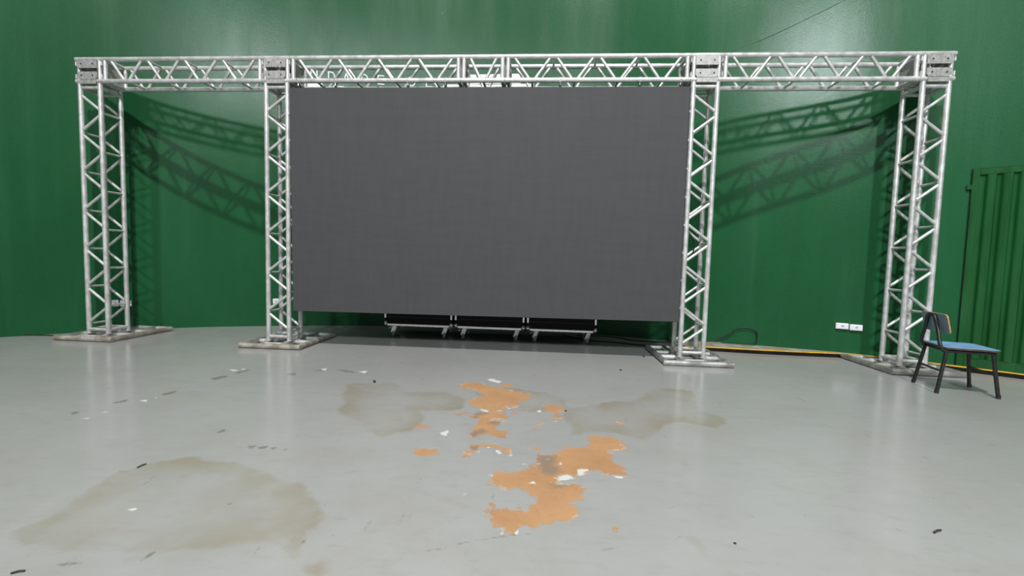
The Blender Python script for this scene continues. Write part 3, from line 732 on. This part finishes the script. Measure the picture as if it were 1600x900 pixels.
def strokes(ch, w, h):
    if ch == 'N': return [[(0, 0), (0, h)], [(0, h), (w, 0)], [(w, 0), (w, h)]]
    if ch == 'E': return [[(w, 0), (0, 0)], [(0, 0), (0, h)], [(0, h), (w, h)], [(0, h*.52), (w*.8, h*.52)]]
    if ch == 'A': return [[(0, 0), (w/2, h)], [(w/2, h), (w, 0)], [(w*.2, h*.36), (w*.8, h*.36)]]
    if ch == 'D':
        arc = [(0, h)] + [(w*.35+w*.65*math.cos(a), h/2+h/2*math.sin(a)) for a in np.linspace(math.pi/2, -math.pi/2, 9)] + [(0, 0)]
        return [[(0, 0), (0, h)]] + [list(q) for q in zip(arc[:-1], arc[1:])]
def lettering():
    root = empty('wall_lettering', (2.8, 1.62, 3.5), 'thin white capital letters on the wall above the screen', 'lettering')
    def letter(ch, x, z, w, h, sw=.015):
        p, n, d = on_wall(x, .004); bm = bmesh.new()
        for k, (a, b) in enumerate(strokes(ch, w, h)):
            a = Vector((a[0], 0, a[1])); b = Vector((b[0], 0, b[1])); e = (b-a); L = e.length; e.normalize(); s = Vector((-e.z, 0, e.x))*sw/2; ex = e*sw*.4
            vs_ = [bm.verts.new(q) for yy in (-.003-.0003*k, .004) for q in (a-ex-s+Vector((0, yy, 0)), b+ex-s+Vector((0, yy, 0)), b+ex+s+Vector((0, yy, 0)), a-ex+s+Vector((0, yy, 0)))]
            for f in ((0, 1, 2, 3), (7, 6, 5, 4), (0, 4, 5, 1), (1, 5, 6, 2), (2, 6, 7, 3), (3, 7, 4, 0)): bm.faces.new([vs_[i] for i in f])
        o = link('letter', finish(bm, 'letter'), 'white_letter', root)
        o.location = Vector((p.x, p.y, z)) - root.location; o.rotation_euler = (0, 0, math.atan2(d.y, d.x))
    for ch, x in (('N', 2.035), ('D', 2.264), ('A', 2.462), ('D', 2.712), ('E', 2.938), ('D', 3.379), ('E', 3.620)): letter(ch, x, 3.528, .082, .118)
    for ch, x in (('E', 2.332), ('E', 2.405)): letter(ch, x, 3.345, .055, .110)
lettering()
def wall_sign():
    root = empty('wall_sign', (4.55, 1.78, 3.3), 'white stepped sign panel on the wall behind the beam', 'sign')
    def panel(xa, xb, z0, z1, off):
        p, n, d = on_wall((xa+xb)/2); w = xb-xa
        o = link('panel', box_mesh('panel', w, .03, z1-z0, .004, 'white_plastic'), None, root)
        o.location = p + n*off + Vector((0, 0, (z0+z1)/2)) - root.location; o.rotation_euler = (0, 0, math.atan2(d.y, d.x))
    panel(3.90, 4.53, 3.15, 3.565, .012); panel(4.54, 5.19, 3.15, 3.565, .012); panel(4.255, 5.0, 3.57, 3.712, .012)
wall_sign()
def white_sheet():
    p, n, d = on_wall(2.03, .01)
    o = link('wall_notice', box_mesh('wall_notice', .26, .012, .30, .003, 'white_plastic')); o.location = p + Vector((0, 0, 3.325)); o.rotation_euler = (0, 0, math.atan2(d.y, d.x))
    tag(o, 'small white notice on the wall at the upper left of the screen', 'notice')
white_sheet()
def wall_shadow_line(xs, zs, label):  # thin strip modelled in place of a cable's soft shadow on the wall
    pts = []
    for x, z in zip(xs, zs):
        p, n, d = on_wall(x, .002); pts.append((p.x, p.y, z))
    tag(place('wall_shadow_line', sweep_mesh('wall_shadow_line', catmull(pts, 6), .0035, 'shadow_line_green', 6)), label, 'painted shadow')
wall_shadow_line((7.35, 7.57, 8.025, 8.399, 8.75, 9.1), (3.60, 3.671, 3.806, 3.954, 4.106, 4.27), 'thin line drawn as a cable shadow, slanting up the green wall above the right bay')

# ------------------------------------------------------------------ cables and straps
def cable(pts, r, mat, label, n=10, name='power_cable', cat='cable'):
    tag(place(name, sweep_mesh(name, catmull(pts, n), r, mat, 8)), label, cat)
zc = .008
w = [on_wall(x, .03)[0] for x in (7.671, 7.806, 7.872, 7.974, 8.079, 8.103, 8.074)]
cable([(5.9, 1.45, zc), (6.30, 1.42, zc), (6.48, 1.34, zc), (6.60, 1.215, zc), (6.874, 1.13, zc), (7.06, 1.11, .02), (7.25, 1.08, .05), (7.52, 1.06, .052)] +
      [(p.x, p.y, z) for p, z in zip(w, (.085, .165, .236, .266, .235, .150, .062))] + [(7.98, .93, .052), (7.70, 1.0, .052)], .0075, 'black_rubber', 'black cable looping up against the green wall beside the tower')
cable([(5.7, 1.42, zc), (6.0, 1.08, zc), (6.349, .985, zc), (6.651, .87, zc), (6.82, .875, zc), (6.975, .85, zc), (7.02, .78, .02)], .0075, 'black_rubber', 'black cable lying on the shaded floor behind the screen')
cable([(-.9, -.1, zc), (-.55, .0, zc), (-.3, .02, zc), (-.12, .03, zc)], .006, 'black_rubber', 'short dark cable on the floor at the far left wall')
cable([(6.93, .215, .40), (6.945, .2, .30), (6.94, .2, .2), (6.96, .2, .12), (6.97, .22, .075)], .007, 'teal_strap', 'teal strap hanging inside the tower right of the screen', 8, 'hanging_strap', 'strap')
cable([(6.91, .20, 1.45), (6.99, .17, 1.36), (7.03, .18, 1.25), (7.02, .2, 1.16), (6.95, .20, 1.10), (6.90, .20, 1.2)], .006, 'black_rubber', 'black cable wound inside the tower right of the screen', 8)

# ------------------------------------------------------------------ litter on the floor
def chip(x, y, s, label, name='floor_chip', mat='debris_dark'):
    bm = bmesh.new(); bmesh.ops.create_icosphere(bm, subdivisions=1, radius=1)
    for v in bm.verts: v.co *= random.uniform(.75, 1.15)
    bmesh.ops.scale(bm, vec=s, verts=bm.verts); zmin = min(v.co.z for v in bm.verts)
    o = link(name, finish(bm, name), mat); o.location = (x, y, -zmin); o.rotation_euler = (0, 0, random.uniform(-.3, .3))
    tag(o, label, 'litter', 'litter on the floor')
chip(4.038, -1.267, (.014, .014, .014), 'small black lump on the floor left of the upper orange patch')
chip(6.547, .178, (.014, .014, .010), 'small dark lump on the floor beside the right tower base')
chip(6.157, -3.123, (.006, .006, .004), 'tiny dark pebble right of the lower orange patch')
chip(5.591, -1.740, (.008, .008, .006), 'tiny dark pebble beside the small right orange patch')
chip(6.181, -.488, (.012, .010, .007), 'tiny dark pebble on the floor below the screen')
def twig(a, b, r, label):
    tag(place('twig', sweep_mesh('twig', [Vector(a), (Vector(a)+Vector(b))/2 + Vector((0, .002, .002)), Vector(b)], r, 'debris_dark', 6)), label, 'twig', 'litter on the floor')
twig((6.990, -2.967, .005), (7.035, -2.945, .005), .0035, 'short dark twig lying on the right front floor')
twig((3.488, -2.85, .004), (3.496, -2.81, .004), .0028, 'short dark stick on the floor at the big beige stain')
twig((3.735, -3.545, .004), (3.765, -3.530, .004), .003, 'dark scrap lying at the left front corner of the floor')
